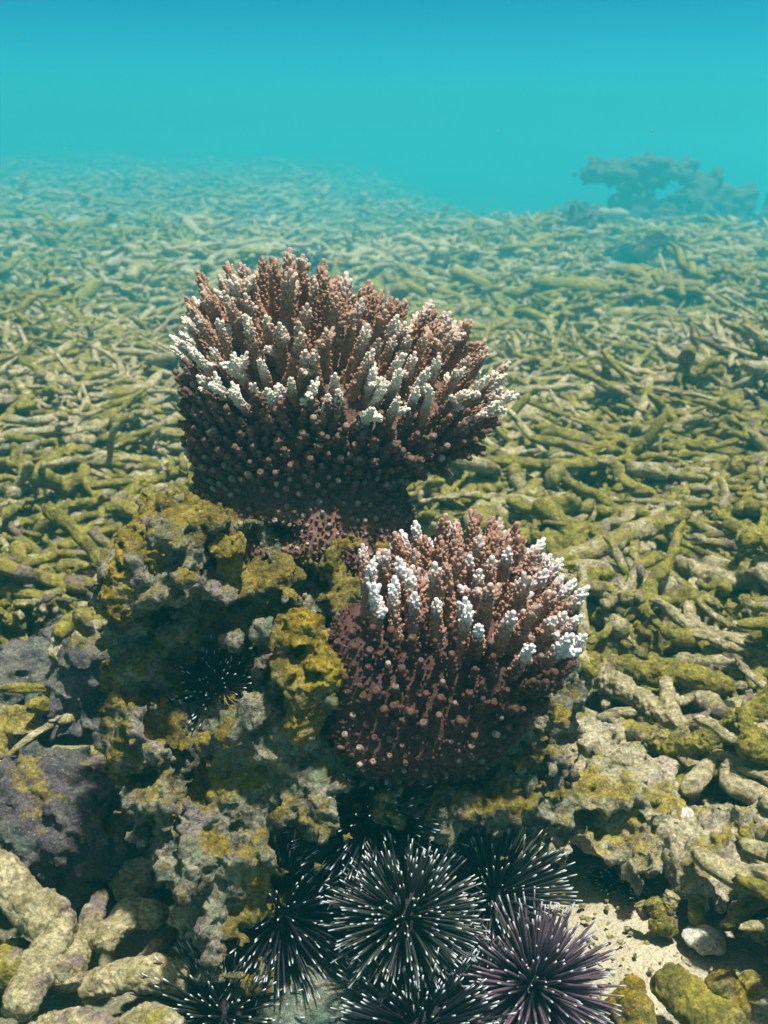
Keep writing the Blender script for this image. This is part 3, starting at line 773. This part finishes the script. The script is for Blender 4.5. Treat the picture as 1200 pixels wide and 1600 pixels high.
# keep-clear zones (world XY ellipses): boulder, sand patch, camera
bx, by = 0.0, .86
def clear(x, y):
    k = ((x-bx)/.19)**2+((y-by)/.15)**2 < 1
    s1 = gp(950, 1450); k |= ((x-s1[0])/.085)**2+((y-s1[1])/.085)**2 < 1
    s2 = gp(1010, 1480); k |= ((x-s2[0])/.09)**2+((y-s2[1])/.05)**2 < 1
    for a in ((950, 1250, .12), (940, 1370, .07), (80, 1290, .10), (140, 1100, .05), (1000, 925, .05), (90, 1470, .14), (230, 1500, .10), (60, 1400, .12), (20, 1560, .14)):
        c = gp(a[0], a[1], .04); k |= (x-c[0])**2+(y-c[1])**2 < a[2]**2
    k |= (y < .80) & (x > -.17) & (x < .17)
    k |= (y < .72) & (x > 0) & (x < .30)
    return k
rs = np.random.default_rng(77)
xs, ys = [], []
a = scatter(2600, .45, 1.6, .25, 1); b = scatter(17500, 1.2, 5.0, .45, 2); c_ = scatter(5200, .45, 2.6, .3, 3); nch = len(c_[0])
X = np.concatenate([a[0], b[0], c_[0]]); Y = np.concatenate([a[1], b[1], c_[1]]); ok = ~clear(X, Y); chip = (np.arange(len(X)) >= len(X)-nch)[ok]; X, Y = X[ok], Y[ok]; n = len(X)
sid = rs.integers(0, len(SHAPES), n)
Ls = np.exp(rs.normal(math.log(.15), .58, n)).clip(.04, .46); stub = np.array([SHAPES[i] == 'stubby' for i in sid]); Ls[stub] *= .5
Ls *= np.interp(np.hypot(X, Y), [.6, 1.6], [.66, 1.0])
Ls = np.where(Y < 1.7, np.minimum(Ls, .20), Ls)
Ls[chip] = rs.uniform(.018, .06, chip.sum())
near_thin = rs.uniform(.0046, .0104, n)*np.interp(Ls, [.02, .08, .3], [.5, .85, 1.15])/.088/Ls
fat = (rs.random(n) < .07) & (Y > 1.3); near_thin[fat] *= 1.5
near_thin *= np.interp(np.hypot(X, Y), [.7, 1.3], [.72, 1.0])
lay = rs.random(n)
Z = ground_z(X, Y)+pile(X, Y)+.012+.095*lay*np.interp(np.hypot(X, Y), [.7, 1.6], [.6, 1])
ROT = build_rot(n, rs, .25)
for a in ((1080, 1090, .13), (1050, 870, .12), (1130, 970, .10), (1150, 1350, .10), (90, 905, .10), (60, 1060, .08)):
    c = gp(a[0], a[1], .05); Z -= .05*((X-c[0])**2+(Y-c[1])**2 < a[2]**2)
pu = np.clip(rs.random(n)+.42*vn(np.stack([X, Y, 0*X], -1), 1.5, 71), 0, 1)
tone = np.select([pu < .36, pu > .66], [.12, .88], .5)
mauve = (rs.random(n) < .14)*1.0
px, py, dd = proj(np.stack([X, Y, Z], -1))
inv = (px > -20) & (px < 1220) & (py > 250) & (py < 1640)
hid = ((px > 300) & (px < 770) & (py > 470) & (py < 900)) | ((px > 190) & (px < 880) & (py > 850))
score = np.where(inv & ~hid, Ls*near_thin*Ls/dd**2*(.1+lay**2), 0)
top = np.argsort(-score)[:255]; istop = np.zeros(n, bool); istop[top] = True
def zone(u, v):
    if v > 1180: return 'low in the rubble in front of the mauve block' if u < 400 else 'on the sand below the pale golden-topped rock'
    if v > 880: return 'among the grey rocks beside the boulder flank' if u < 400 else 'in the rubble between the lower coral and the right frame edge'
    if u < 330: return 'in the rubble behind the boulder level with the tall coral trunk' if v > 640 else 'on the open slope left of the tall coral head'
    return 'in the rubble right of the tall coral trunk' if v > 640 else 'on the open slope right of the tall coral head'
TN = {.12: 'pale cream', .88: 'olive-yellow', .5: 'mottled greenish'}
lens = np.sort(Ls[top]); l1, l2 = lens[85], lens[170]
for i in top:
    o = obj('coral_branch', NEARM[sid[i]], M['stick'])
    s = Ls[i]; w = s*near_thin[i]
    o.matrix_world = Matrix.LocRotScale(Vector((X[i], Y[i], Z[i])), Matrix(ROT[i].tolist()).to_quaternion(), Vector((s, w, w)))
    o.color = (tone[i], mauve[i], 0, 1)
    steep = abs(ROT[i][2, 0]) > .45
    sz = 'short' if s < l1 else 'medium-length' if s < l2 else 'long'
    lb = f"{sz} {TN[float(tone[i])]} {'purplish ' if mauve[i] else ''}{SHAPES[sid[i]]} dead coral branch {'sticking up ' if steep else ''}{zone(px[i], py[i])}"
    w_ = lb.split()
    tag(o, ' '.join(w_[:16]), 'dead coral', 'dead coral branches of the rubble bed')
def stuff_mesh(name, templates, sel, X, Y, Z, ROT, Ls, W, sid, tone, mauve):
    Vs, Qs, Ts, A, B = [], [], [], [], []; off = 0
    for k, g in enumerate(templates):
        ii = sel[sid[sel] == k]
        if not len(ii): continue
        v, q, t, _ = g.arr(); m_ = len(v)
        loc = v[None]*np.stack([Ls[ii], W[ii], W[ii]], -1)[:, None]
        P = np.einsum('nij,nvj->nvi', ROT[ii], loc)+np.stack([X[ii], Y[ii], Z[ii]], -1)[:, None]
        o = off+m_*np.arange(len(ii))[:, None, None]
        Vs.append(P.reshape(-1, 3)); Qs.append((q[None]+o).reshape(-1, 4)); Ts.append((t[None]+o).reshape(-1, 3))
        A.append(np.repeat(tone[ii], m_)); B.append(np.repeat(mauve[ii], m_)); off += m_*len(ii)
    return mesh_np(name, np.concatenate(Vs), [np.concatenate(Qs), np.concatenate(Ts)], {'tone': np.concatenate(A), 'mauve': np.concatenate(B)})
for LOD, cond in ((HIGH, Y < 1.45), (NEAR, (Y >= 1.45) & (Y < 2.4)), (MID, Y >= 2.4)):
  ob = obj('coral_rubble', stuff_mesh('coral_rubble', LOD, np.nonzero(~istop & cond)[0], X, Y, Z, ROT, Ls, Ls*near_thin, sid, tone, mauve), M['sticks'])
  tag(ob, 'bed of small broken dead coral pieces around the boulder' if LOD is HIGH else 'band of broken dead coral pieces just behind the boulder' if LOD is NEAR else 'middle ground of broken dead coral beyond both corals', 'coral rubble', kind='stuff')
# farther bed
a = scatter(24000, 4.7, 13, 1.0, 5); b = scatter(26000, 12, 52, 2, 6)
X = np.concatenate([a[0], b[0]]); Y = np.concatenate([a[1], b[1]]); n = len(X)
bare = vn(np.stack([X, Y*.6, 0*X], -1), 1.3, 33) < -.62
X, Y = X[~bare], Y[~bare]; n = len(X)
sid = rs.integers(0, len(SHAPES), n)
Ls = np.exp(rs.normal(math.log(.22), .42, n)).clip(.07, .6)*np.interp(Y, [4.7, 8, 14, 30], [.95, 1.1, 1.4, 2.2]); W_ = Ls*rs.uniform(.45, .85, n)
Z = ground_z(X, Y)+pile(X, Y)*1.6+.02+np.interp(Y, [5, 14], [.10, .17])*rs.random(n)
pu = np.clip(rs.random(n)+.5*vn(np.stack([X, Y*.6, 0*X], -1), .7, 71), 0, 1); tone = np.select([pu < .36, pu > .62], [.12, .88], .5); mauve = (rs.random(n) < .14)*1.0
ob = obj('coral_rubble', stuff_mesh('coral_rubble', FAR, np.arange(n), X, Y, Z, build_rot(n, rs, .2), Ls, W_, sid, tone, mauve), M['sticks'])
tag(ob, 'far field of broken dead coral fading into blue-green water', 'coral rubble', kind='stuff')

# individually recognisable dead branches
def log(label, arms, tone=.4, mauve=0, seed=0, mat='stick', amp=1.0, end=.07, cat='dead coral', nm='coral_branch'):
    """arms: list of (points, radii)"""
    g = Geo()
    for P, ra in arms:
        ra = [v*.84 for v in ra]; n = 84; path = spline(P, n); rad = np.interp(np.linspace(0, 1, n), np.linspace(0, 1, len(ra)), ra)
        e = np.minimum(np.arange(n), np.arange(n)[::-1])/(n*end); rad = rad*np.sqrt(np.clip(1-(1-np.clip(e, 0, 1))**2, .06, 1))
        V, Q, T = tube(path, rad, 40); N = vnormals(V, Q, T); r = float(np.mean(ra))
        V = V+N*(amp*(.22*r*fbm(V, .55/r, 2, seed)+(.11*r*fbm(V, 2.2/r, 3, seed+5)+.05*r*fbm(V, 7/r, 2, seed+8))))[:, None]
        g.add(V, Q, T)
    V, Q, T, A = g.arr(); c = V.mean(0); c[2] = V[:, 2].min()
    o = obj(nm, mesh_np(nm, V-c, [Q, T]), M[mat]); o.location = c; o.color = (tone, mauve, 0, 1)
    return tag(o, label, cat, 'dead coral branches of the rubble bed')
log('thick forked grey-cream branch, fattest of the bottom corner pieces', [([gp(-50, 1335, .08), gp(30, 1395, .075), gp(95, 1445, .06)], [.021, .019, .017]),
    ([gp(105, 1425, .06), gp(70, 1490, .055), gp(25, 1585, .05)], [.015, .0155, .0145])], .12, .6, 1)
log('pinkish club-shaped branch with small dark pores beside the forked grey-cream branch', [([gp(160, 1395, .045), gp(130, 1470, .045), gp(98, 1535, .045)], [.008, .011, .016])], .0, 1, 2)
log('pale curved finger arching toward the brown lobe of the boulder', [([gp(258, 1440, .045), gp(205, 1425, .05), gp(150, 1485, .045)], [.011, .0135, .012])], .12, 0, 3)
log('greenish horizontal branch lowest of the bottom corner pieces, ending at the urchin', [([gp(300, 1528, .04), gp(210, 1522, .042), (gp(125, 1548, .03))], [.014, .013, .0135])], .38, 0, 4)
log('slim grey branch tucked under the pale curved finger', [([gp(268, 1455, .025), gp(235, 1495, .03), gp(205, 1520, .03)], [.009, .009, .008])], .35, 0, 5)
log('grey branch lying along the bottom frame edge below the pinkish club', [([gp(40, 1622, .03), gp(110, 1612, .03), gp(200, 1630, .03)], [.016, .018, .016])], .35, 1, 6)
log('pale blunt stub at the bottom edge beside the boulder foot urchin', [([gp(195, 1615, .035), gp(235, 1600, .04), gp(280, 1622, .035)], [.015, .018, .014])], .3, 0, 7)
log('olive stub at the lower frame corner beneath the forked branch', [([gp(-30, 1530, .02), gp(15, 1510, .03), gp(35, 1480, .03)], [.018, .02, .014])], .7, 0, 8)
log('long smooth olive branch lying level between the frame edge and the boulder', [([gp(15, 912, .075), gp(90, 908, .08), gp(188, 893, .08)], [.0075, .0085, .0075])], .95, 0, 9)
log('upright olive blade of dead coral at the near end of the long smooth olive branch', [([gp(15, 920, .06), gp(22, 885, .09), gp(24, 845, .12)], [.013, .012, .006])], .95, 0, 10)
log('long mottled branch slanting up behind the lower coral', [([gp(870, 885, .09), gp(960, 845, .10), gp(1075, 800, .10)], [.016, .018, .017]), ([gp(955, 850, .10), gp(925, 830, .11)], [.012, .010])], .6, 0, 11)
log('long straight branch running level to the frame edge behind the olive boulder', [([gp(1055, 880, .09), gp(1130, 905, .09), gp(1230, 910, .09)], [.014, .014, .013])], .4, 0, 12)
log('greenish level branch passing just in front of the olive boulder', [([gp(1020, 965, .06), gp(1110, 962, .06), gp(1230, 975, .06)], [.017, .014, .013])], .55, 0, 13)
log('knobbly golden-olive forked branch rising at the frame edge beyond the pale rock', [([gp(1230, 1060, .13), gp(1160, 1130, .10), gp(1080, 1165, .075), gp(1010, 1160, .06)], [.012, .015, .013, .009]),
    ([gp(1120, 1150, .085), gp(1112, 1200, .06), gp(1112, 1260, .03)], [.012, .010, .009]), ([gp(1160, 1120, .11), gp(1185, 1170, .10), gp(1215, 1200, .08)], [.014, .014, .012])], .95, 0, 14, amp=2.2)
log('pale straight branch leaning across the rubble above the knobbly golden-olive branch', [([gp(1065, 1055, .06), gp(1100, 1095, .055), gp(1140, 1140, .05)], [.016, .015, .014])], .25, 0, 15)
log('cream nubby branch slanting down beside the lumpy golden rock', [([gp(935, 1050, .06), gp(1000, 1095, .055), gp(1075, 1145, .05)], [.014, .015, .013])], .25, 0, 16, amp=1.6)
log('thin cream branch standing between two fatter cream branches beyond the pale rock', [([gp(1040, 1060, .07), gp(1045, 1105, .06), gp(1070, 1140, .05)], [.009, .010, .008])], .15, 0, 17)
log('long olive branch crossing above the cream branches from the lower coral to the frame edge', [([gp(900, 1030, .06), gp(1010, 1048, .07), gp(1150, 1075, .07)], [.011, .014, .016])], .85, 0, 18, amp=1.5)
log('grey-green finger with a golden edge pointing down out of frame at the bottom', [([gp(1035, 1525, .03), gp(1080, 1565, .03), gp(1150, 1625, .03)], [.015, .019, .02])], .75, 0, 19, 'stick')
log('golden-brown upright finger at the bottom edge with a dark hollow in its top', [([gp(1120, 1525, .05), gp(1135, 1560, .035), gp(1150, 1620, .01)], [.013, .017, .017])], 1, 0, 20, 'golden')
log('small olive cone at the bottom edge between the two golden fingers', [([gp(1045, 1520, .04), gp(1060, 1540, .03)], [.012, .013])], 1, 0, 21, 'golden')
log('small tan V-shaped fragment on the upper rim of the sand patch', [([gp(1018, 1405, .03), gp(1035, 1435, .015)], [.008, .010]), ([gp(1052, 1395, .035), gp(1036, 1432, .015)], [.008, .010])], .5, 0, 22)
log('dull olive stub lying below the tan V-shaped fragment', [([gp(1020, 1432, .012), gp(1055, 1448, .012)], [.012, .012])], .9, 0, 23)
log('slim curved tan fragment standing beside the tan V-shaped fragment', [([gp(1090, 1395, .035), gp(1088, 1430, .02), gp(1102, 1450, .008)], [.009, .007, .006])], .6, 0, 24)
log('pinkish-grey straight fragment pointing to the frame edge above the oblong white pebble', [([gp(1140, 1420, .025), gp(1180, 1450, .02), gp(1220, 1475, .015)], [.010, .010, .009])], .1, 1, 25)
log('short pale fragment leaning beside the tan V-shaped fragment', [([gp(1000, 1410, .02), gp(1012, 1432, .01)], [.007, .007])], .3, 0, 26)
# pebbles strewn on the sand
g = Geo(); rs2 = np.random.default_rng(9)
c0 = gp(1010, 1450)
for q in range(700):
    x, y = c0[0]+rs2.normal(0, .14), c0[1]+rs2.normal(0, .12); r = rs2.uniform(.001, .0032)
    u = np.linspace(0, math.pi, 5); s = 6; a = np.arange(s)*2*math.pi/s
    V = np.stack([np.sin(u)[:, None]*np.cos(a), np.sin(u)[:, None]*np.sin(a)*rs2.uniform(.5, 1), np.repeat(-np.cos(u)[:, None], s, 1)*.6], -1).reshape(-1, 3)*r*(1+rs2.normal(0, .12, (30, 1)))
    t = rs2.uniform(0, 6.28); V = V@np.array([[math.cos(t), -math.sin(t), 0], [math.sin(t), math.cos(t), 0], [0, 0, 1]])
    i, j = np.meshgrid(np.arange(4), np.arange(s), indexing='ij'); kk = (j+1) % s
    g.add(V+[x, y, float(ground_z(np.array([x]), np.array([y]))[0])+.004+r*.3], np.stack([i*s+j, i*s+kk, (i+1)*s+kk, (i+1)*s+j], -1).reshape(-1, 4), a=rs2.choice([.0, .05, .3]))
V, Q, T, A = g.arr()
ob = obj('gravel', mesh_np('gravel', V, [Q], {'tone': A, 'mauve': A*0}), M['pale_rock']); tag(ob, 'small shell and coral grit strewn on the sand patch', 'gravel', kind='stuff')

g = Geo(); rs3 = np.random.default_rng(19)
for q in range(170):
    d = rs3.uniform(.9, 4.5); p = pt(rs3.uniform(-200, 1400), rs3.uniform(-150, 620), d); rr_ = rs3.uniform(.0003, .0008)
    if p[2] < ground_z(p[:1], p[1:2])[0]+.15: continue
    v = np.array([[1, 0, 0], [-1, 0, 0], [0, 1, 0], [0, -1, 0], [0, 0, 1], [0, 0, -1]])*rr_*rs3.uniform(.5, 1.6, (1, 3))
    g.add(v+p, T=[[0, 2, 4], [2, 1, 4], [1, 3, 4], [3, 0, 4], [2, 0, 5], [1, 2, 5], [3, 1, 5], [0, 3, 5]])
tag(obj('marine_snow', g.mesh('marine_snow'), M['white_stone']), kind='stuff')
# ------------------------------------------------------------------ far live corals at the edge of sight
def far_coral(name, label, parts, seed):
    c = parts[0][1][0][0].copy(); c[2] = ground_z(np.array([c[0]]), np.array([c[1]]))[0]-.05
    root = empty(name, tuple(c), label, 'coral')
    for q, (nm, ads) in enumerate(parts):
        ads = [(c_, r_*DF/21.) for c_, r_ in ads]; v, qd, n = sdf_mesh(ads, [], h=.045, k=.13, noise=((2.2, .10), (5, .09)), fine=((9, .05),), seed=seed+q, pad=.35)
        put(obj(nm, mesh_np(nm, v, [qd]), M['far_coral']), root)
DF = 17.5
far_coral('table_coral', 'hazy table coral with a flat wide top on a tapering stem at the far crest',
          [('coral_stem', [E(988, 318, DF, .36, .35, .72), E(985, 360, DF, .50, .5, .6), E(988, 284, DF, .40, .36, .28)]),
           ('table_top', [E(985, 272, DF, .66, .5, .17), E(948, 268, DF, .36, .3, .15), E(1025, 270, DF, .38, .3, .14), E(1005, 256, DF, .24, .25, .16), E(928, 260, DF, .14, .15, .15), E(1042, 264, DF, .14, .15, .10)])], 70)
far_coral('coral_thicket', 'hazy branching coral thicket beside the far table coral',
          [('coral_mass', [E(1085, 326, DF+.3, .52, .45, .32), E(1068, 270, DF+.3, .13, .16, .20), E(1080, 285, DF+.3, .20, .2, .26), E(1108, 285, DF+.3, .22, .2, .24), E(1060, 352, DF+.3, .8, .5, .4), E(1140, 322, DF+.5, .5, .4, .38), E(1170, 310, DF+.5, .24, .2, .15), E(1120, 352, DF+.5, .7, .5, .35)])], 80)
far_coral('coral_thicket', 'lowest and faintest coral clump, tapering off at the crest before the table coral',
          [('coral_mass', [E(905, 326, DF+2, .30, .3, .18), E(880, 338, DF+2, .26, .3, .16), E(930, 340, DF+2, .34, .3, .18)])], 90)
far_coral('coral_thicket', 'dark coral clump cut by the right frame edge at the far crest',
          [('coral_mass', [E(1203, 345, DF, .26, .3, .36), E(1230, 335, DF, .36, .3, .45)])], 95)

# ------------------------------------------------------------------ the water between: one even haze box
m = bpy.data.materials.new('water_haze'); m.use_nodes = True; t = m.node_tree; t.nodes.clear()
out = t.nodes.new('ShaderNodeOutputMaterial'); pv = t.nodes.new('ShaderNodeVolumePrincipled')
pv.inputs['Color'].default_value = (.06, .745, .91, 1); pv.inputs['Density'].default_value = .066; pv.inputs['Anisotropy'].default_value = .45
for nme in ('Density Attribute', 'Color Attribute', 'Temperature Attribute'):
    if nme in pv.inputs: pv.inputs[nme].default_value = ''
t.links.new(pv.outputs[0], out.inputs['Volume'])
try: m.cycles.homogeneous_volume = True
except Exception: pass
lo, hi = np.array([-115, -115, -4.2]), np.array([115, 115, 1.3])
V = np.array([[x, y, z] for x in (lo[0], hi[0]) for y in (lo[1], hi[1]) for z in (lo[2], hi[2])])
Q = np.array([[0, 1, 3, 2], [4, 6, 7, 5], [0, 4, 5, 1], [2, 3, 7, 6], [0, 2, 6, 4], [1, 5, 7, 3]])
hz = obj('haze', mesh_np('haze', V, [Q]), m); tag(hz, kind='stuff')
